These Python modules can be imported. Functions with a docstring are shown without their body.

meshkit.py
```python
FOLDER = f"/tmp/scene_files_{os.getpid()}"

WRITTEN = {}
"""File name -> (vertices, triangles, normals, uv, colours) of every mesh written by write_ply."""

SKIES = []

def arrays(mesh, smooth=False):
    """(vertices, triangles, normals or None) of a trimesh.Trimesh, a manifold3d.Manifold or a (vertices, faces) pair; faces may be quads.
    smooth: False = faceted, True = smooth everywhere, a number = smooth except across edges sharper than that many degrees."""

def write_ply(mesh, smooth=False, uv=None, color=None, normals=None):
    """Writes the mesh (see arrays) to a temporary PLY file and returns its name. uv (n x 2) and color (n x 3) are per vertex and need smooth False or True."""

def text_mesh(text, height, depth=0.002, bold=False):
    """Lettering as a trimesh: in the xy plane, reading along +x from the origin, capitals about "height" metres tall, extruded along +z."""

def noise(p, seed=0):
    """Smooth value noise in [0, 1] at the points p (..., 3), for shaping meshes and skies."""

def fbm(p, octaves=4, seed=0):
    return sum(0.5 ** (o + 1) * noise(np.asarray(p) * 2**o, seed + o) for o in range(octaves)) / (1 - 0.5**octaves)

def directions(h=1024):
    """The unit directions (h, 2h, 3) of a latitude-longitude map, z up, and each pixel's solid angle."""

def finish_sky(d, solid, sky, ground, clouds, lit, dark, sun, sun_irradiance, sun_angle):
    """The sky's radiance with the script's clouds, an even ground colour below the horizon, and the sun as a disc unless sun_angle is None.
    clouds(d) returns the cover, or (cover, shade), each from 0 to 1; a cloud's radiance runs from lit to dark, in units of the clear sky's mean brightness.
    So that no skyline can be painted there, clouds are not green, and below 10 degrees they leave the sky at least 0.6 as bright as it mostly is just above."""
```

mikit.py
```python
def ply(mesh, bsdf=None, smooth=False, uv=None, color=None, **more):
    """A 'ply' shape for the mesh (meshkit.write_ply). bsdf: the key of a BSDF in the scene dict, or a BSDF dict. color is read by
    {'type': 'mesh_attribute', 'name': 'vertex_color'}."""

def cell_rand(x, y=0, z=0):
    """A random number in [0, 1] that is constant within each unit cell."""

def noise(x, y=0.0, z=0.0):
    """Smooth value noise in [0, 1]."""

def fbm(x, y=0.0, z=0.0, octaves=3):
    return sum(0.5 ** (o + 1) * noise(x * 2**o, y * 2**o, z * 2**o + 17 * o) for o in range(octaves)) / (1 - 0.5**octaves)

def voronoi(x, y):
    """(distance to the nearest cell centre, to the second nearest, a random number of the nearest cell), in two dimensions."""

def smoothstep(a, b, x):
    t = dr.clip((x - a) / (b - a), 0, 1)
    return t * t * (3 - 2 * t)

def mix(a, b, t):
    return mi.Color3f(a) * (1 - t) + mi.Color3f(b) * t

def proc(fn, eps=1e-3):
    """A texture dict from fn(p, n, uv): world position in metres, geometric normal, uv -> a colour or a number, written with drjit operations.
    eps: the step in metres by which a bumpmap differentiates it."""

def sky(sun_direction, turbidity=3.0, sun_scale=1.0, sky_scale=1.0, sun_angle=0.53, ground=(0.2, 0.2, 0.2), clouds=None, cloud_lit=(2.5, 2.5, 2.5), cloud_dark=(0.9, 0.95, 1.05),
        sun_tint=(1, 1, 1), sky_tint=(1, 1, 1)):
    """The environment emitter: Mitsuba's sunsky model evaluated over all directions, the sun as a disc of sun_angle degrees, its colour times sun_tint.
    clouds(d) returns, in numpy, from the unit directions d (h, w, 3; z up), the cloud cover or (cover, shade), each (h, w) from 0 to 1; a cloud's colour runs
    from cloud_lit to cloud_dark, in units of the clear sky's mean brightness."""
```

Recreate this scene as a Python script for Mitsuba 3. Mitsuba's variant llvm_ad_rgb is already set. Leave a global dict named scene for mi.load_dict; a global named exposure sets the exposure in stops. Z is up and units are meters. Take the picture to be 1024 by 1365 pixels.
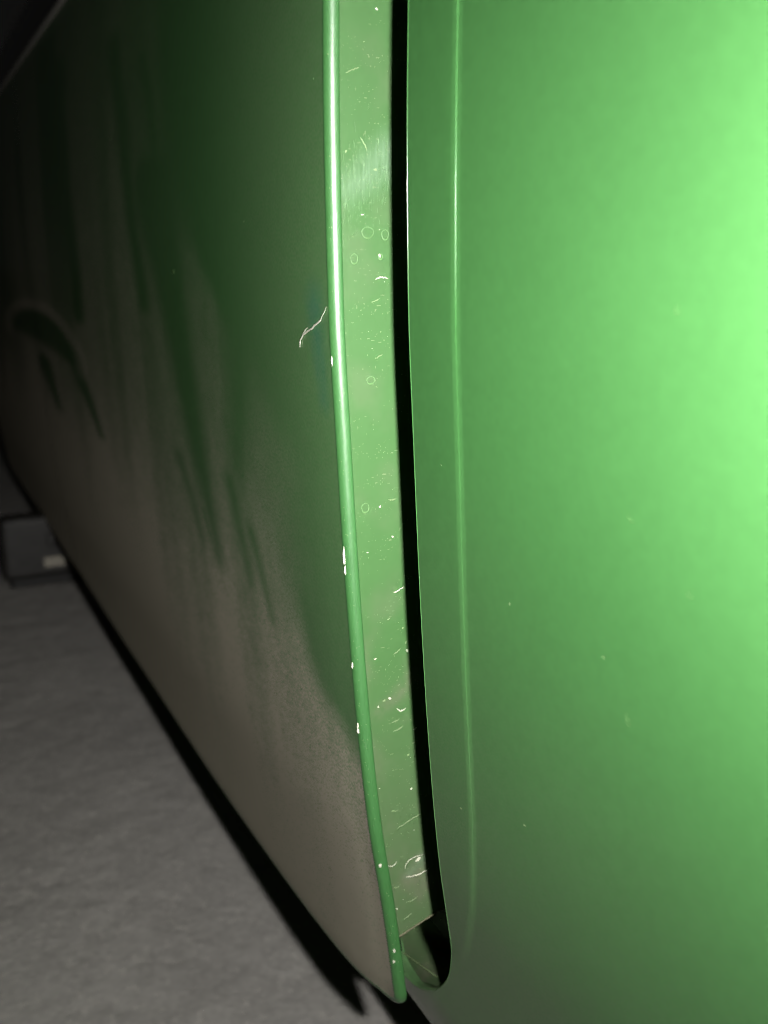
import math, random
import numpy as np, trimesh, drjit as dr, mitsuba as mi
import mikit, meshkit
from mikit import proc, noise, fbm, smoothstep, mix
from scipy.interpolate import PchipInterpolator as Pchip
T = mi.ScalarTransform4f
rng = np.random.default_rng(7)
scene, labels = {}, {}

# ------------------------------------------------------------------ camera, flash, exposure
exposure = 0.0
CAM = np.array([-0.1652, 0.0, 0.45])                 # a hand-held compact camera beside the car
PITCH, YAW = math.radians(14.3), math.radians(26.6)
FW = np.array([math.sin(YAW) * math.cos(PITCH), math.cos(YAW) * math.cos(PITCH), -math.sin(PITCH)])
RT = np.array([math.cos(YAW), -math.sin(YAW), 0.0])
UP = np.cross(RT, FW)
scene['camera'] = {'type': 'thinlens', 'fov': math.degrees(2 * math.atan(682.5 / 1340)), 'fov_axis': 'y', 'aperture_radius': 0.0019,
                   'focus_distance': 0.39, 'near_clip': 0.01, 'far_clip': 100.0,
                   'to_world': T().look_at(origin=CAM.tolist(), target=(CAM + FW).tolist(), up=[0, 0, 1])}
scene['ambient_fill'] = {'type': 'constant', 'radiance': {'type': 'rgb', 'value': [0.0045, 0.0045, 0.0042]}}  # even fill added to lift the blacks, no source of its own
FLASH_RIGHT, FLASH_UP, FLASH_POWER = 0.061, 0.028, 5650.0
GROUND_Z = -0.042

# ------------------------------------------------------------------ helpers
def tag(key, label, category=None, group=None, kind=None):
    d = {'label': label}
    if category: d['category'] = category
    if group: d['group'] = group
    if kind: d['kind'] = kind
    labels[key] = d

COUNT = {}
def numbered(base):
    n = COUNT.get(base, 0); COUNT[base] = n + 1
    return base if n == 0 else f'{base}_{n:03d}'

def put(base, mesh, bsdf, smooth=False, **kw):
    key = numbered(base)
    scene[key] = mikit.ply(mesh, bsdf, smooth=smooth, **kw)
    return key

def grid(P):
    """(rows, columns, 3) points -> (vertices, triangles)."""
    P = np.asarray(P, float); R, C = P.shape[:2]
    i = np.arange(R * C).reshape(R, C)
    a, b, c, d = i[:-1, :-1].ravel(), i[:-1, 1:].ravel(), i[1:, 1:].ravel(), i[1:, :-1].ravel()
    return trimesh.Trimesh(P.reshape(-1, 3), np.vstack([np.stack([a, b, c], 1), np.stack([a, c, d], 1)]), process=False)

def join(ms):
    return trimesh.util.concatenate([trimesh.Trimesh(m.vertices, m.faces, process=False) for m in ms])

def tube(pts, r, n=6, flat=(1, 1, 1)):
    """Tapered tube through pts; r per point."""
    pts = np.asarray(pts, float); r = np.broadcast_to(np.asarray(r, float), (len(pts),))
    t = np.gradient(pts, axis=0); t /= np.linalg.norm(t, axis=1, keepdims=True)
    ref = np.array([0.3, 0.2, 0.93]); u = np.cross(t, ref); u /= np.linalg.norm(u, axis=1, keepdims=True); v = np.cross(t, u)
    a = np.linspace(0, 2 * math.pi, n + 1)
    return grid([pts + (u * math.cos(q) + v * math.sin(q)) * r[:, None] * np.asarray(flat) for q in a])

def sstep(a, b, x):
    t = np.clip((x - a) / (b - a), 0, 1); return t * t * (3 - 2 * t)

# ------------------------------------------------------------------ materials
GREEN = (0.055, 0.173, 0.049)

def grain(p, s):
    return noise(p.x * s, p.y * s, p.z * s)

def peel(p, n, uv):                                     # orange peel of sprayed paint, heights in metres
    return 5e-6 * noise(p.x * 420, p.y * 420, p.z * 420) + 1.2e-6 * noise(p.x * 1700, p.y * 1700, p.z * 1700)

def hem_peel(p, n, uv):
    return peel(p, n, uv) + 6.0e-5 * noise(p.x * 240, p.y * 240, p.z * 110) + 2.6e-5 * noise(p.x * 700, p.y * 700, p.z * 300)

def paint(color, alpha=0.02):
    return {'type': 'roughplastic', 'distribution': 'ggx', 'alpha': alpha, 'int_ior': 1.5, 'nonlinear': False,
            'diffuse_reflectance': color}

def capsule(u, v, a, b, r0, r1, soft):
    """1 inside a tapered streak from a (half width r0) to b (half width r1)."""
    ax, ay = a; bx, by = b[0] - a[0], b[1] - a[1]
    t = dr.clip(((u - ax) * bx + (v - ay) * by) / (bx * bx + by * by), 0, 1)
    d = dr.sqrt(dr.square(u - ax - bx * t) + dr.square(v - ay - by * t))
    r = r0 + (r1 - r0) * t
    return 1 - smoothstep(-soft, soft, d - r)

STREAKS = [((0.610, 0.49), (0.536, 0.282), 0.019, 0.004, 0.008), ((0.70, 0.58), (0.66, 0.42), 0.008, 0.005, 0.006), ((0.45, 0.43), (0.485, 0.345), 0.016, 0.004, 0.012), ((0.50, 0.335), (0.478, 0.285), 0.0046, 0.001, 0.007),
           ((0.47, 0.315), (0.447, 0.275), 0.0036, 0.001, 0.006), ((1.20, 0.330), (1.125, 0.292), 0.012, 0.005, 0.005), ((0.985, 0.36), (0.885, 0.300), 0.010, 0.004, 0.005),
           ((0.94, 0.60), (0.92, 0.40), 0.010, 0.008, 0.006), ((0.62, 0.56), (0.575, 0.44), 0.004, 0.006, 0.005), ((0.56, 0.305), (0.545, 0.285), 0.002, 0.001, 0.003), ((0.60, 0.33), (0.57, 0.285), 0.003, 0.001, 0.007)]  # reflections of dark objects, painted as gaps in the film

def dust_refl_door(p, n, uv):
    """Road dust and painted ground reflection, thicker towards the sill, with dark reflected streaks."""
    y, z = p.y, p.z
    ly = dr.log(dr.maximum(y, 0.1))
    low = 1.75 * (1 - smoothstep(0.03, 0.380, z + 0.03 * (fbm(y * 9, z * 3, 0) - 0.5)))
    low = low + 0.11 * (1 - smoothstep(0.34, 0.52, z)) * smoothstep(0.42, 0.50, y) + 0.07 * (1 - smoothstep(0.30, 0.60, z)) + 0.13 * (1 - smoothstep(0.45, 0.78, z)) * smoothstep(0.50, 0.72, y) * smoothstep(0.32, 0.70, noise(ly * 16 + 0.5 * z, z * 1.6, 15))
    e = (y - 0.405) + 0.10 * smoothstep(0.29, 0.20, z) - 0.16 * smoothstep(0.35, 0.50, z)
    edge = smoothstep(-0.018, 0.026, e + 0.040 * (fbm(y * 34, z * 22, 3) - 0.5))
    dark_refl = mi.Float(0)
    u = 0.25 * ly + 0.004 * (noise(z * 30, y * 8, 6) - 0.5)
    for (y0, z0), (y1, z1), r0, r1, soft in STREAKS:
        dark_refl = dr.maximum(dark_refl, capsule(u, z, (0.25 * math.log(y0), z0), (0.25 * math.log(y1), z1), r0, r1, soft))
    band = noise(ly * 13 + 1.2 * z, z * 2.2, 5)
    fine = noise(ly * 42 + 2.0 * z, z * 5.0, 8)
    m = low * edge * (1 - 0.9 * dark_refl) * (0.62 + 0.45 * smoothstep(0.25, 0.75, band) + 0.22 * fine)
    # arched reflection painted as a pale ring with a dark middle
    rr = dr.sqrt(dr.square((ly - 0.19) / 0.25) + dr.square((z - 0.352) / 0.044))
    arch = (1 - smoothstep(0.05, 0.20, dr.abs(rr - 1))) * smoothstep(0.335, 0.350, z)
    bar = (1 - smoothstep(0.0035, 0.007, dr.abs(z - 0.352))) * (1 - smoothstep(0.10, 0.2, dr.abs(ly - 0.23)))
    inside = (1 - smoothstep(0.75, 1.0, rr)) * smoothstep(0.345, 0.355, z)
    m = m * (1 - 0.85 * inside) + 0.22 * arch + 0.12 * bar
    m = m * (0.35 + 1.3 * grain(p, 1100)) * (0.75 + 0.5 * fbm(y * 120, z * 120, 2)) * (1 + 0.5 * smoothstep(0.7, 1.3, y))
    return dr.clip(m + 0.09 * (1 - 0.75 * smoothstep(0.37, 0.52, y)) * (0.5 + 1.0 * grain(p, 1100)), 0, 1) * 0.92

def dust_refl_near(p, n, uv):  # paler towards the bottom: dust with the ground reflection painted in
    m = 1 - smoothstep(0.10, 0.40, p.z + 0.45 * (0.26 - p.y) + 0.05 * (fbm(p.y * 14, p.z * 14, 1) - 0.5))
    return dr.clip(m * (0.4 + 1.2 * grain(p, 1600)), 0, 1) * 0.12

def strip_color(p, n, uv):
    g = mi.Color3f(0.062, 0.152, 0.048)
    dirt = smoothstep(0.45, 0.75, fbm(p.x * 70, p.y * 70, p.z * 45, 4)) * (0.25 + 0.5 * (1 - smoothstep(0.20, 0.34, p.z)))
    dirt = dr.clip(dirt + 0.55 * (1 - smoothstep(0.16, 0.31, p.z)) * (0.5 + 0.7 * fbm(p.x * 240, p.y, p.z * 140, 3)) + 0.9 * capsule(p.x, p.z, (0.008, 0.262), (0.026, 0.275), 0.002, 0.004, 0.004) * fbm(p.x * 300, 1.0, p.z * 300, 3), 0, 1)
    g = g * (1 - dirt) + mi.Color3f(0.135, 0.165, 0.095) * dirt
    pale = 0.55 * capsule(p.x, p.z, (-0.004, 0.474), (0.015, 0.486), 0.004, 0.008, 0.006) * (0.4 + 0.8 * noise(p.x * 2600, 2.0, p.z * 160)) + 0.7 * capsule(p.x, p.z, (0.023, 0.180), (0.031, 0.186), 0.001, 0.003, 0.003) * fbm(p.x * 500, 3.0, p.z * 500, 3)  # upper patch paints flash glare on the rubbed paint; lower one is a scuff
    g = g * (1 - pale) + mi.Color3f(0.17, 0.27, 0.17) * pale
    speck = smoothstep(0.84, 0.92, noise(p.x * 1300, 3.0, p.z * 1300)) * smoothstep(0.45, 0.7, noise(p.x * 160, 9.0, p.z * 160))
    return g * (1 - 0.5 * speck) + mi.Color3f(0.24, 0.29, 0.16) * 0.5 * speck

def two(b): return {'type': 'twosided', 'bsdf': b}
def bumped(b, fn, scale=1.0, eps=2e-4): return {'type': 'bumpmap', 'arbitrary': proc(fn, eps=eps), 'scale': scale, 'bsdf': b}
RGB = lambda *c: {'type': 'rgb', 'value': list(c)}
def door_color(p, n, uv):
    g = mi.Color3f(*GREEN) * (0.94 + 0.12 * fbm(p.y * 300, p.z * 300, 4))
    b = capsule(p.y, p.z, (0.366, 0.432), (0.362, 0.395), 0.007, 0.003, 0.007) * (0.5 + 0.5 * noise(p.y * 300, p.z * 200, 1))
    return g * (1 - 0.75 * b) + mi.Color3f(0.010, 0.14, 0.080) * 0.75 * b
def near_color(p, n, uv):
    return mi.Color3f(*GREEN) * (0.92 + 0.11 * fbm(p.y * 420, p.z * 420, 4) + 0.05 * fbm(p.y * 25, p.z * 25, 2))
DUST_REFL = {'type': 'diffuse', 'reflectance': RGB(0.36, 0.328, 0.258)}  # colour of the dust and of the painted ground reflection
scene['paint_door'] = two({'type': 'blendbsdf', 'weight': proc(dust_refl_door), 'a': bumped(paint(proc(door_color), 0.045), peel), 'b': DUST_REFL})
scene['paint_near'] = two({'type': 'blendbsdf', 'weight': proc(dust_refl_near), 'a': bumped(paint(proc(near_color)), peel), 'b': DUST_REFL})
scene['paint_clean'] = two(bumped({**paint(RGB(0.054, 0.185, 0.050), 0.165), 'int_ior': 1.85}, hem_peel))
scene['paint_strip'] = two(bumped(paint(proc(strip_color), 0.16), peel))
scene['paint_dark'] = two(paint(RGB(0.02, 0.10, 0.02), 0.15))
scene['tan_dirt'] = two({'type': 'diffuse', 'reflectance': RGB(0.125, 0.125, 0.078)})
scene['chip_white'] = two({'type': 'roughplastic', 'alpha': 0.25, 'diffuse_reflectance': RGB(0.62, 0.62, 0.50)})
scene['chip_pale'] = two({'type': 'roughplastic', 'alpha': 0.3, 'diffuse_reflectance': RGB(0.24, 0.33, 0.16)})
scene['drop_residue'] = two({'type': 'roughplastic', 'alpha': 0.3, 'diffuse_reflectance': RGB(0.095, 0.19, 0.065)})
scene['drop_residue_bright'] = two({'type': 'roughplastic', 'alpha': 0.3, 'diffuse_reflectance': RGB(0.12, 0.24, 0.09)})
scene['black_plastic'] = two({'type': 'roughplastic', 'alpha': 0.3, 'diffuse_reflectance': RGB(0.012, 0.012, 0.012)})
scene['grey_moulding'] = two({'type': 'roughplastic', 'alpha': 0.15, 'diffuse_reflectance': RGB(0.30, 0.29, 0.26)})
scene['dark_glass'] = two({'type': 'roughplastic', 'alpha': 0.05, 'diffuse_reflectance': RGB(0.006, 0.006, 0.005)})
scene['rubber'] = two({'type': 'roughplastic', 'alpha': 0.35, 'diffuse_reflectance': proc(lambda p, n, uv: mix((0.016, 0.015, 0.014), (0.038, 0.036, 0.033), fbm(p.x * 60, p.y * 60, p.z * 60)))})
scene['pale_mark'] = two({'type': 'diffuse', 'reflectance': RGB(0.36, 0.335, 0.28)})
scene['rim_metal'] = two({'type': 'roughconductor', 'alpha': 0.3, 'material': 'Al'})

def ground_color(p, n, uv):
    f = fbm(p.x * 6, p.y * 6, 0, 4); g = fbm(p.x * 60, p.y * 60, 2, 3)
    h = noise(p.x * 260, p.y * 260, 5); k = smoothstep(0.74, 0.82, noise(p.x * 190, p.y * 190, 7))
    return mix((0.22, 0.211, 0.197), (0.44, 0.424, 0.396), dr.clip(0.45 * f + 0.30 * g + 0.25 * h, 0, 1)) * (1 - 0.1 * k) + mi.Color3f(0.07, 0.066, 0.06) * k
def ground_bump(p, n, uv):
    return 0.0011 * fbm(p.x * 90, p.y * 90, 0, 3) + 0.0004 * noise(p.x * 330, p.y * 330, 0)
scene['ground_mat'] = two(bumped({'type': 'diffuse', 'reflectance': proc(ground_color)}, ground_bump, eps=8e-4))

# ------------------------------------------------------------------ the setting
def vnoise(x, y, seed):
    r = np.random.default_rng(seed).random((64, 64))
    xi, yi = np.floor(x).astype(int), np.floor(y).astype(int); fx, fy = x - xi, y - yi
    fx, fy = fx * fx * (3 - 2 * fx), fy * fy * (3 - 2 * fy)
    g = lambda a, b: r[(xi + a) % 64, (yi + b) % 64]
    return (g(0, 0) * (1 - fx) + g(1, 0) * fx) * (1 - fy) + (g(0, 1) * (1 - fx) + g(1, 1) * fx) * fy

xs = np.concatenate([-np.geomspace(20, 0.75, 22), np.arange(-0.7, 0.9, 0.009), np.geomspace(0.95, 20, 22)])
ys = np.concatenate([-np.geomspace(20, 0.2, 22), np.arange(-0.1, 2.6, 0.009), np.geomspace(2.65, 25, 22)])
gx, gy = np.meshgrid(xs, ys, indexing='ij')
gz = GROUND_Z + 0.001 * (vnoise(gx * 8, gy * 8, 1) - 0.5) + 0.0008 * (vnoise(gx * 28, gy * 28, 2) - 0.5) + 0.0015 * (vnoise(gx * 58, gy * 58, 3) - 0.5)
scene['ground'] = mikit.ply(grid(np.stack([gx, gy, gz], 2)), 'ground_mat', smooth=True)
tag('ground', 'pale grey rough ground under and beside the green car', kind='structure')

# ------------------------------------------------------------------ the car: section of its side
ZK = [.04, .07, .09, .10, .12, .13, .15, .171, .21, .26, .32, .38, .435, .5, .6, .72]
XK = [.052, .0435, .0375, .034, .0292, .028, .0255, .0225, .0165, .0113, .0068, .0034, .0008, 0, .002, .012]
SIDE = Pchip(ZK, XK)
ZTOP = 0.645
DOOR_Y, DOOR_END, PROUD = 0.35, 1.24, 0.0145
ZB = Pchip([.30, .36, .374, .414, .535, .653, .875, .97, 1.24, 1.60, 2.04, 2.10, 2.165, 2.3],
           [.115, .1095, .1035, .0945, .084, .078, .073, .070, .066, .060, .052, .066, .103, .20])

def low_shift(y, z):
    return z + (0.11 - np.minimum(ZB(y), 0.11)) * (1 - sstep(0.12, 0.42, z))
def door_x(y, z):
    return SIDE(np.clip(low_shift(y, z), .04, .72)) - PROUD * (1 - (y - DOOR_Y) / 0.9) + 0.0020 * np.exp(-np.maximum(y - DOOR_Y, 0) / 0.035)
def near_x(y, z):
    return SIDE(np.clip(z, .04, .72)) + 0.0018 - 0.33 * np.clip(.27 - y, 0, .25) ** 2      # outward swell, shaped to dim the flash on the near end

car = 'green_car'
tag(car, 'glossy green car with one door edge standing proud of the next panel', 'car')

# rear panel: skin with a raised border along the door opening
open_pts = np.array([(.315, .645), (.315, .50), (.315, .35), (.315, .25), (.315, .20), (.3155, .172), (.3200, .152), (.334, .130), (.351, .116), (.366, .108), (.39, .102), (.5, .099), (.8, .097), (1.24, .096)])
seg = np.concatenate([[0], np.cumsum(np.linalg.norm(np.diff(open_pts, axis=0), axis=1))])
cy, cz = Pchip(seg, open_pts[:, 0]), Pchip(seg, open_pts[:, 1])
s1 = seg[4]; s2 = seg[10]
tt = np.concatenate([np.linspace(0, s1, 70, endpoint=False), np.linspace(s1, s2, 70, endpoint=False), np.linspace(s2, seg[-1], 12)])
by, bz = cy(tt), cz(tt)
ty, tz = cy(tt, 1), cz(tt, 1); tl = np.hypot(ty, tz)
ny, nz = tz / tl, -ty / tl                                       # outward: -y on the upright, -z along the bottom
dc = Pchip([.05, .150, .160, .173, .19, .207, .26, .40, .65], [.002, .002, .004, .0125, .0195, .0255, .0310, .0318, .0295])(bz)
amp = sstep(.003, .018, dc)
rows_d = np.concatenate([np.linspace(0, .0014, 14), np.linspace(.002, .9, 1)[:0]])
P = []
def near_point(y, z, off): return np.stack([near_x(y, z) + off, y, z], 1)
def step_off(d):
    e = d - dc
    return -amp * ((0.00005 + 0.00015 * sstep(.41, .46, bz)) * (1 - sstep(-.00005, .00005, e)) + 0.00048 * (1 - sstep(-.003, .003, e)))
P.append(near_point(by - ny * .0010, bz - nz * .0010, step_off(0 * dc) + 0.020))
P.append(near_point(by - ny * .0010, bz - nz * .0010, step_off(0 * dc) + 0.002))
P.append(near_point(by - ny * .0006, bz - nz * .0006, step_off(0 * dc) + 0.0006))
for d in np.concatenate([np.linspace(0, .0006, 31), [.001, .0013, .0016]]):
    y, z = by + ny * d, bz + nz * d
    P.append(near_point(y, z, step_off(d + 0 * dc) - 0.00020 * np.exp(-((d - .0003) / .00007) ** 2)))
K = np.concatenate([np.linspace(0, 1, 10)[1:-1] * 0])           # between the bead and the step: eight rows that scale with dc
for q in np.linspace(0.06, 1, 9)[:-1]:
    d = np.maximum(.0016 + q * (dc - .0032 - .0016), .0016 + q * .0012)
    P.append(near_point(by + ny * d, bz + nz * d, step_off(d)))
for e in np.concatenate([np.linspace(-.003, -.0002, 12), np.linspace(-.00008, .00008, 15), np.linspace(.0002, .003, 12)]):
    d = np.maximum(dc + e, .0030 + (e + .003) * .3)
    P.append(near_point(by + ny * d, bz + nz * d, step_off(d)))
dl = np.maximum(dc + .003, .0030 + .006 * .3)
oy = np.where(tt < s1, -1.0, np.interp(tt, [s1, s1 + .45 * (s2 - s1), s2], [-1.0, .30, .40])); oy = np.where(tt > s2, by, oy)
oz = np.where(tt < s1, np.interp(tt, [0, s1], [ZTOP, .14]), np.interp(tt, [s1, s1 + .3 * (s2 - s1)], [.14, .0875])); oz = np.where(oy > .38, np.minimum(oz, np.maximum(ZB(np.maximum(oy, .38)) + .006, .02)), oz); bz = np.where(by > .42, np.maximum(bz, .100), bz)
ly, lz = by + ny * dl, bz + nz * dl
for w in np.concatenate([np.linspace(0.01, .25, 14), np.linspace(.3, 1, 12)]):
    y, z = ly + (oy - ly) * w, lz + (oz - lz) * w
    P.append(near_point(y, z, step_off(dl) * (1 - sstep(0, .2, w)) * 1.0))
bot = tt >= s1 * .98
for dz, dx in ((-.002, .001), (-.004, .004), (-.0045, .02), (-.0045, .06)):
    y, z = oy, oz + dz * bot
    P.append(near_point(y, np.maximum(z, .05), 0 * tt + dx))
put(car + '__rear_panel', grid(P), 'paint_near', smooth=True)
tag(car + '__rear_panel', 'smooth green body panel nearest the camera with a raised border along the gap')

# door skin
RH, RC, RCY = 0.0036, 0.013, 0.020
YR = DOOR_Y + RH
ri, riy = RC - RH, RCY - RH
YC = YR + riy
def inset_bottom(y):
    base = ZB(np.maximum(y, YC)) + RH
    d = np.clip(1 - (y - YR) / riy, 0, 1)
    return base + ri * (1 - np.sqrt(np.maximum(1 - d * d, 0)))
def skin(ylist, bottom, top=ZTOP, n=90):
    u = np.concatenate([np.linspace(0, .12, 24), np.linspace(.12, 1, n)[1:]])
    Y = np.repeat(ylist[:, None], len(u), 1)
    zb = bottom(ylist)[:, None]
    Z = zb + (top - zb) * u[None]
    return np.stack([door_x(Y, Z), Y, Z], 2)
yl = np.concatenate([YR + riy * (1 - np.cos(np.linspace(0, math.pi / 2, 18))), np.linspace(YR + riy, .6, 46)[1:], np.linspace(.6, DOOR_END, 40)[1:]])
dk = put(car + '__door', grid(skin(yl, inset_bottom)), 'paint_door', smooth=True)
tag(dk, 'green door darkening away from the camera, dust and painted ground reflection towards its bottom')

# rolled hem round the door's rear edge and bottom
zci = float(ZB(YC)) + RH + ri                            # centre height of the rounded lower corner
ol = [(DOOR_Y, z, -1, 0) for z in np.linspace(ZTOP, zci, 90)]
for a in np.linspace(0, math.pi / 2, 28)[1:]:
    q = np.array([-math.cos(a) / riy, -math.sin(a) / ri]); q /= np.linalg.norm(q)
    ol.append((YR + riy * (1 - math.cos(a)) + q[0] * RH, zci - ri * math.sin(a) + q[1] * RH, q[0], q[1]))
for y in np.concatenate([np.linspace(YC, .6, 40)[1:], np.linspace(.6, DOOR_END, 25)[1:]]):
    ol.append((y, float(ZB(y)), 0, -1))
ol = np.array(ol)
prof = [(RH + .001, .0004), (RH, 0)] + [(RH * (1 - math.sin(a)), RH * (1 - math.cos(a))) for a in np.linspace(0, math.pi / 2, 14)[1:]] + [(0, .0042), (.0001, .0049), (.0006, .0053), (.0016, .0054), (.003, .0054)]
H = []
for d, xo in prof:
    y, z = ol[:, 0] - ol[:, 2] * d, ol[:, 1] - ol[:, 3] * d
    yy, zz = ol[:, 0] - ol[:, 2] * RH, ol[:, 1] - ol[:, 3] * RH
    H.append(np.stack([door_x(yy, zz) + xo, y, z], 1))
hk = put(dk + '__hem', grid(H), 'paint_clean', smooth=True)
tag(hk, 'rolled green rear edge of the door with a bright glint and small chips')

# flat end of the door behind the hem
SY = DOOR_Y + 0.0013
zs = np.concatenate([np.linspace(ZTOP, .152, 80)])
def strip_left(z): return door_x(DOOR_Y + RH, z) + .0055
rowsS = []
xr = .052
zb_l, zb_r = .1490, .1560
for k, f in enumerate(np.linspace(0, 1, 24)):
    x = strip_left(zs) * (1 - f) + xr * f
    z = ZTOP + (zs - ZTOP) * (ZTOP - (zb_l + (zb_r - zb_l) * min(1, f * 1.6))) / (ZTOP - .152)
    x = strip_left(z) * (1 - f) + xr * f
    rowsS.append(np.stack([x, np.full_like(x, SY), z], 1))
S = np.array(rowsS)                                    # f by z
e = S[:, -1:, :]
low = [e + [0, .0004, -.0006], e + [0, .0016, -.0010], e + [0, .05, -.0010]]
S = np.concatenate([S] + low, 1)
sk = put(dk + '__edge_strip', grid(S), 'paint_strip', smooth=35)
tag(sk, 'flat green end face of the door, covered in fine chips, specks and dried drops')

tl_ = np.linspace(0, 1, 16)
put(dk + '__dirt_bead', tube(np.stack([S[:, -4, 0][np.linspace(0, 23, 16).astype(int)], 0 * tl_ + SY - .0001, S[:, -4, 2][np.linspace(0, 23, 16).astype(int)] + .0002], 1), .0003 + .0003 * rng.random(16)), 'tan_dirt', smooth=True)
# seam between hem and strip is the real groove left open; a dark sealant line lies at its bottom
z = np.linspace(ZTOP, .14, 60)
q = np.stack([np.stack([strip_left(z) - .0016, np.full_like(z, SY + .0012), z], 1), np.stack([strip_left(z) + .0010, np.full_like(z, SY + .0012), z], 1)])
put(dk + '__sealant', grid(q), 'black_plastic')

# jamb and sill step inside the gap

J = np.array([[(.0404, .390, .0925), (.0326, .333, .1296)], [(.0438, .400, .0996), (.0401, .350, .1192)], [(.0519, .420, .1036), (.0624, .375, .1096)], [(.0560, .425, .1300), (.0700, .380, .1330)], [(.058, .43, .40), (.075, .385, .40)], [(.062, .43, .645), (.080, .385, .645)]])
JJ = [J[:, 0] + (J[:, 1] - J[:, 0]) * f for f in np.linspace(-1.2, 1.0, 30)]
for f in np.linspace(.1, 1, 5):
    JJ.append(J[:, 1] + (J[:, 1] - J[:, 0]) * f * np.array([[.0], [.35], [.8], [1.2], [1.2], [1.2]]))
JJ = np.array(JJ)
def refine(G, n=6):
    out = []
    for k in range(G.shape[1] - 1):
        for u in np.linspace(0, 1, n, endpoint=False): out.append(G[:, k] * (1 - u) + G[:, k + 1] * u)
    out.append(G[:, -1]); return np.array(out)
jk = put(car + '__door_jamb', grid(refine(JJ)), 'paint_strip', smooth=50)
tag(jk, 'stepped green sill and jamb inside the dark gap, part of it in shadow')
# welded ridge along the step of the sill
rid = [J[1, 0] + (J[1, 1] - J[1, 0]) * f + np.array([-.0004, 0, .0004]) for f in np.linspace(.0, .93, 14)]
put(jk + '__weld_ridge', tube(rid, 0.0003 + 0.0002 * rng.random(14)), 'chip_pale', smooth=True)

# front wing
yf = np.concatenate([np.linspace(DOOR_END + .004, 2.02, 40), np.linspace(2.03, 2.3, 24)])
fb = lambda y: ZB(y)
put(car + '__front_wing', grid(skin(yf, fb)), 'paint_door', smooth=True)
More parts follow.
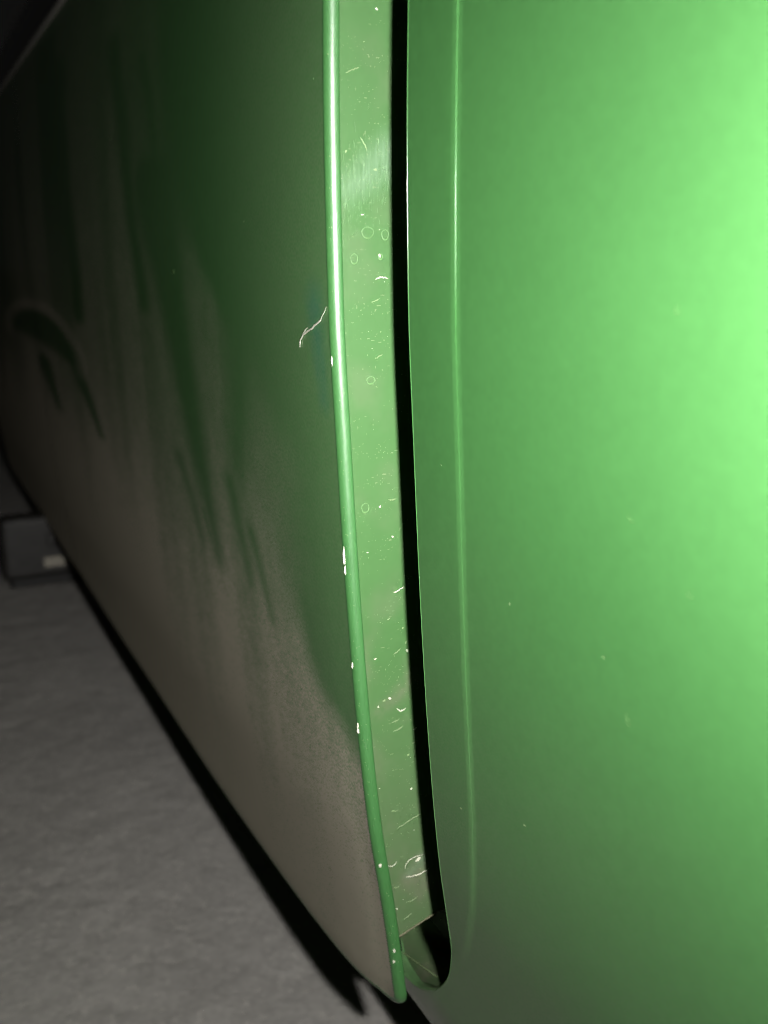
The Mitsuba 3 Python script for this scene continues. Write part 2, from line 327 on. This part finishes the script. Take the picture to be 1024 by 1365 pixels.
# moulding, window and body above the waistline
ym = np.linspace(-1.0, 2.3, 120)
def belt(dx, z): return np.stack([np.where(ym > DOOR_Y, door_x(np.maximum(ym, DOOR_Y), z), near_x(ym, z)) + dx, ym, 0 * ym + z], 1)
put(car + '__waist_moulding', grid([belt(.004, .6445), belt(-.001, .6445), belt(-.0032, .6460), belt(-.0036, .6480), belt(-.0028, .6500), belt(.004, .6515)]), 'grey_moulding', smooth=True)
put(car + '__window', grid([belt(.002, .6500), belt(.03, .74), belt(.10, .86), belt(.19, .97)]), 'dark_glass', smooth=True)
rf = [belt(.19, .97), belt(.26, 1.0), belt(.45, 1.02), belt(1.0, 1.03)]
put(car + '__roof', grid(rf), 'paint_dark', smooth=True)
ub = trimesh.creation.box((1.40, 3.3, .02)); ub.apply_translation((.76, .65, .125))
ub2 = trimesh.creation.box((.03, 1.0, .03)); ub2.apply_translation((.10, .85, .105))
put(car + '__underbody', join([ub, ub2]), 'black_plastic')
bk = trimesh.creation.box((1.4, .01, .9)); bk.apply_translation((.75, -1.0, .55))
ft = trimesh.creation.box((1.4, .01, .55)); ft.apply_translation((.75, 2.3, .40))
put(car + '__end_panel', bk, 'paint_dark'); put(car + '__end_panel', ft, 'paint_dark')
# ------------------------------------------------------------------ chips, scratches, drops
Y0 = SY - .00012
def flake(c, sx, sz, seed, bsdf, base, normal='y', ang=0.0, th=.00018):
    r = np.random.default_rng(seed); n = 11
    a = np.linspace(0, 2 * math.pi, n, endpoint=False) + r.random(n) * .3
    rad = .55 + .6 * r.random(n)
    u, v = rad * np.cos(a) * sx, rad * np.sin(a) * sz
    u, v = u * math.cos(ang) - v * math.sin(ang), u * math.sin(ang) + v * math.cos(ang)
    if normal == 'y':
        ring = lambda k, h: np.stack([c[0] + u * k, c[1] - h + 0 * u, c[2] + v * k], 1)
        mid = np.array([[c[0], c[1] - th * .9, c[2]]])
    else:
        ring = lambda k, h: np.stack([c[0] - h + 0 * u, c[1] + u * k, c[2] + v * k], 1)
        mid = np.array([[c[0] - th * .9, c[1], c[2]]])
    V = np.vstack([ring(1, -.0002), ring(.96, th * .6), ring(.6, th * (.8 + .0)), mid])
    f = []
    for k in range(n):
        m = (k + 1) % n
        for o in (0, n): f += [(o + k, o + m, o + n + m), (o + k, o + n + m, o + n + k)]
        f.append((2 * n + k, 2 * n + m, 3 * n))
    mesh = trimesh.Trimesh(V, f, process=False)
    return put(base, mesh, bsdf) if base else mesh

BIG = [(.0071, .4809, .0007, .0005, 0), (.0018, .4648, .0008, .0003, .2), (.0089, .4500, .0004, .0008, .3), (-.0048, .4867, .0005, .0006, 0), (.0089, .3523, .0005, .0005, 0),
       (.0146, .3391, .0005, .0005, 0), (.0129, .3037, .0008, .0003, .5), (.0066, .2871, .0007, .0004, .5), (.0216, .2881, .0006, .0010, .5), (.0108, .2674, .0009, .0004, .6), (.0135, .2679, .0009, .0005, -.4),
       (.0258, .2511, .0010, .0005, .8), (.0225, .2393, .0007, .0004, 0), (.0241, .2226, .0006, .0005, .5), (.0280, .1864, .0016, .0010, .8), (.0196, .2986, .0005, .0004, 0), (.0080, .2651, .0004, .0004, 0), (.0173, .1641, .0005, .0005, 0), (.0210, .2919, .0008, .0003, 1.0), (.0077, .5353, .0008, .0004, -.5)]
for k, (x, zz, sx, sz, a) in enumerate(BIG):
    flake((x, SY, zz), sx, sz, 100 + k, 'chip_white' if k % 3 else 'chip_pale', dk + '__paint_chip', ang=a)
# chips on the rolled hem, on the side where it turns
for k, (x, zz, sx, sz) in enumerate([(-.0049, .2857, .0005, .0011), (-.0022, .2555, .0008, .0011), (-.0030, .2580, .0004, .0012), (.0084, .1894, .0007, .0007), (.0154, .1435, .0006, .0010), (.0155, .1372, .0005, .0006), (-.0076, .3330, .0005, .0034), (-.0067, .3275, .0005, .0020), (-.0124, .4110, .0003, .0016)]):
    xe = float(door_x(DOOR_Y + RH, zz))
    t = np.clip((x - xe) / RH, .03, .98)
    y = DOOR_Y + RH * (1 - math.sqrt(1 - (1 - t) ** 2))
    flake((xe + t * RH, y - .00035, zz), sx * 1.35, sz * 1.35, 200 + k, 'chip_white', dk + '__hem_chip', th=.0003)

def on_strip(pts): return [(x, SY - .00005, zz) for x, zz in pts]
def smooth_line(pts, n=14):
    pts = np.array(pts); t = np.linspace(0, 1, len(pts)); u = np.linspace(0, 1, n)
    if len(pts) > 2: return np.stack([np.poly1d(np.polyfit(t, pts[:, k], 2))(u) for k in range(3)], 1)
    return np.stack([np.interp(u, t, pts[:, k]) for k in range(3)], 1)
SCR = [[(-.0044, .5133), (-.0018, .5145), (.0009, .5154)], [(.001, .4918), (.0025, .4898), (.004, .4871)], [(.0070, .4414), (.0095, .4420), (.0124, .4417)], [(.0153, .3151), (.0167, .3153), (.0199, .3167)], [(.0151, .2876), (.0168, .2883), (.0186, .2897)],
       [(.0169, .2625), (.0191, .2610), (.0213, .2620)], [(.0175, .2048), (.0231, .2070), (.0292, .2091)], [(.0127, .1878), (.0149, .1867), (.0172, .1884)], [(.0218, .1793), (.0275, .1784), (.0337, .1800)], [(.0219, .1662), (.0249, .1660), (.0276, .1671)],
       [(.0214, .1833), (.0235, .1872), (.0309, .1880)], [(.0069, .4115), (.0085, .4123), (.0102, .4128)], [(.0128, .3550), (.0145, .3545), (.0162, .3550)], [(.0151, .2524), (.0177, .2525), (.0199, .2538)], [(.0243, .2443), (.0258, .2447), (.0273, .2454)],
       [(.0141, .2142), (.0160, .2137), (.0178, .2139)], [(.0144, .2564), (.0162, .2567), (.0180, .2570)], [(.0054, .4328), (.0070, .4333), (.0089, .4342)], [(.0155, .1760), (.0170, .1752), (.0185, .1756)], [(.0205, .1575), (.0230, .1583), (.0250, .1600)]]
for k, s_ in enumerate(SCR):
    L = smooth_line(on_strip(s_))
    L[:, 1] = SY; L[:, [0, 2]] += rng.normal(0, .00010, (14, 2))
    w = (.00030 if k in (3, 5, 8, 2) else .00020) * (np.sin(np.linspace(.15, math.pi - .1, 14)) ** .6) * (.7 + .6 * rng.random(14))
    put(dk + '__scratch', tube(L, w, flat=(1, .5, 1)), 'chip_white' if k in (3, 5, 7, 8, 2, 10) else 'chip_pale', smooth=True)
# dried water drops: raised rings, thicker at their lower rim
for x, zz, rx, rz in [(.0039, .4584, .0024, .0020), (.0112, .4577, .0014, .0018), (-.0017, .4489, .0014, .0018), (.0092, .4497, .0009, .0010), (.0024, .3525, .0016, .0019), (.0050, .4032, .0017, .0014)]:
    a = np.linspace(0, 2 * math.pi, 33)
    c = np.stack([x + rx * np.cos(a) * (1 + .06 * np.sin(3 * a)), 0 * a + SY, zz + rz * np.sin(a)], 1)
    w = .00016 + .00022 * np.clip(-np.sin(a), 0, 1) ** 3
    put(dk + '__dried_drop', tube(c, w, flat=(1, .45, 1)), 'drop_residue_bright', smooth=True)
# specks too small to single out
ms, mp = [], []
for k in range(300):
    zz = .15 + .40 * rng.random() ** 1.25
    x = float(strip_left(zz)) + .0004 + rng.random() ** .9 * .029
    s0 = .00006 + .00017 * rng.random() ** 2.5
    asp = 1 + 1.0 * rng.random()
    (ms if rng.random() < .16 else mp).append(flake((x, SY, zz), s0 * asp, s0, 1000 + k, '', None, ang=rng.normal(.3, .5), th=.00010))
for k in range(110):
    zz = .13 + .40 * rng.random(); xe = float(door_x(DOOR_Y + RH, zz)); t = .2 + .7 * rng.random()
    mp.append(flake((xe + t * RH, DOOR_Y + RH * (1 - math.sqrt(1 - (1 - t) ** 2)), zz), .0001 + .0001 * rng.random(), .0001 + .00015 * rng.random(), 3000 + k, '', None, th=.00015))
put(dk + '__white_specks', join(ms), 'chip_white'); labels[dk + '__white_specks'] = {'label': 'tiny white specks of chipped paint', 'kind': 'stuff'}
put(dk + '__pale_specks', join(mp), 'chip_pale'); labels[dk + '__pale_specks'] = {'label': 'tiny pale specks of chipped paint', 'kind': 'stuff'}
hl = []
for k in range(240):
    zz = .468 + .014 * rng.normal() * .6; x = -.006 + .020 * rng.random(); zz += .012 * (x + .006) / .018
    L = .001 + .003 * rng.random()
    hl.append(tube([(x, SY - .00002, zz), (x + .0001 * rng.normal(), SY - .00002, zz + L / 2), (x + .0002 * rng.normal(), SY - .00002, zz + L)], [.00002, .00004, .00002], n=4))
put(dk + '__hairlines', join(hl), 'drop_residue_bright'); labels[dk + '__hairlines'] = {'label': 'patch of fine rubbed hairlines', 'kind': 'stuff'}
# a curled sliver of lifted paint on the door beside the hem
L = np.array([(-.0116, .3540, .4317), (-.0114, .3590, .4267), (-.0111, .3679, .4227), (-.0108, .3772, .4195), (-.0106, .3809, .4166), (-.0105, .3814, .4141)])
t = np.linspace(0, 1, 6); u = np.linspace(0, 1, 24); L = np.stack([Pchip(t, L[:, k])(u) for k in range(3)], 1)
L[:, 0] = door_x(L[:, 1], L[:, 2]) - .0005; L[:, 1:] += rng.normal(0, .00022, (24, 2))
k1 = put(dk + '__paint_sliver', tube(L, .00012 + .00042 * np.sin(np.linspace(.1, math.pi - .05, 24)) ** 1.5 * (.6 + .6 * rng.random(24)), flat=(.6, 1, 1)), 'chip_white', smooth=True)
L2 = np.stack([np.linspace(0, 1, 8) * 0, np.linspace(.3725, .3800, 8), np.linspace(.4226, .4176, 8) + .0006 * np.sin(np.linspace(0, 3, 8))], 1); L2[:, 0] = door_x(L2[:, 1], L2[:, 2]) - .0004
put(dk + '__paint_sliver', tube(L2, .00008 + .0003 * np.sin(np.linspace(.2, 3.0, 8)), flat=(.5, 1, 1)), 'chip_white', smooth=True)
tag(k1, 'pale curled sliver of lifted paint beside the door edge')
for k, (y, zz, sy, sz) in enumerate([(.724, .5268, .004, .0016), (.575, .4413, .006, .003), (.3611, .5121, .0006, .0008), (.444, .4649, .0015, .0008)]):
    flake((float(door_x(np.array(y), np.array(zz))), y, zz), sy * .5, sz * .5, 400 + k, 'drop_residue', dk + '__dust_spot', normal='x', th=.0002)
# marks on the rear panel
rp = car + '__rear_panel'
for k, (y, zz, r0, ring) in enumerate([(.1943, .3848, .0008, 1), (.1939, .3290, .0009, 1), (.1939, .3274, .0008, 1), (.1789, .4381, .0009, 1), (.2923, .2471, .0005, 0), (.2543, .3420, .0004, 0), (.2055, .3420, .0003, 0), (.2491, .2639, .0004, 0), (.1709, .3716, .0007, 1), (.2952, .380, .0003, 0)]):
    xn = float(near_x(np.array(y), np.array(zz)))
    if ring:
        a = np.linspace(0, 2 * math.pi, 25)
        c = np.stack([0 * a + xn, y + 1.5 * r0 * np.cos(a), zz + r0 * np.sin(a)], 1)
        put(rp + '__dried_drop', tube(c, .00008 + .00006 * np.clip(-np.sin(a), 0, 1), flat=(.5, 1, 1)), 'drop_residue', smooth=True)
    else:
        flake((xn - (.00045 if y > .283 else 0), y, zz), r0 * 1.4, r0 * .8, 500 + k, 'chip_pale', rp + '__dust_fleck', normal='x', th=.0002)

# ------------------------------------------------------------------ low dark block on the ground ahead
def rounded_box(x0, x1, y0, y1, z0, z1, r):
    import manifold3d as m3
    sp = m3.Manifold.sphere(r, 20)
    return m3.Manifold.batch_hull([sp.translate((x, y, z)) for x in (x0 + r, x1 - r) for y in (y0 + r, y1 - r) for z in (z0 + r, z1 - r)])
bk_ = 'rubber_block'
tag(bk_, 'low dark block with a small white mark, under the far end of the car', 'block')
put(bk_ + '__body', rounded_box(-.031, .120, 1.545, 1.585, GROUND_Z + .012, GROUND_Z + .112, .012), 'rubber', smooth=40)
put(bk_ + '__foot', rounded_box(-.022, .112, 1.552, 1.578, GROUND_Z - .004, GROUND_Z + .020, .006), 'black_plastic', smooth=40)
put(bk_ + '__white_mark', rounded_box(.028, .060, 1.5425, 1.549, GROUND_Z + .030, GROUND_Z + .046, .0025), 'pale_mark', smooth=40)
put(bk_ + '__bump', rounded_box(.034, .048, 1.5405, 1.549, GROUND_Z + .062, GROUND_Z + .084, .004), 'rubber', smooth=40)

# ------------------------------------------------------------------ the flash of the camera that lights the scene
fc = CAM + RT * FLASH_RIGHT + UP * FLASH_UP - FW * .020
a = np.linspace(0, 2 * math.pi, 32, endpoint=False)
sq = lambda t: np.sign(t) * np.abs(t) ** .4
V = np.vstack([[fc], fc + sq(np.cos(a))[:, None] * RT * .009 + sq(np.sin(a))[:, None] * UP * .013])
Fc = [(0, 1 + k, 1 + (k + 1) % 32) for k in range(32)]
m = trimesh.Trimesh(V, Fc, process=False)
if m.face_normals[0] @ FW < 0: m = trimesh.Trimesh(V, np.array(Fc)[:, ::-1], process=False)
scene['flash_lamp__window'] = mikit.ply(m, 'black_plastic', emitter={'type': 'area', 'radiance': RGB(FLASH_POWER, FLASH_POWER * .985, FLASH_POWER * .95)})
tag('flash_lamp', 'small rectangular flash of the camera facing the car', 'flash lamp')
box_ = [[fc + sq(np.cos(q)) * RT * (.009 + g + .014 * max(h, 0) / .020) + sq(np.sin(q)) * UP * (.013 + g) + FW * h for q in np.linspace(0, 2 * math.pi, 33)] for g, h in ((.0002, 0), (.0002, .020), (.0025, .020), (.004, .018), (.004, -.004), (-.008, -.004))]  # dark walls added around the lamp to trim its beam above and below
scene['flash_lamp__beam_housing'] = mikit.ply(grid(box_), 'black_plastic', smooth=30)
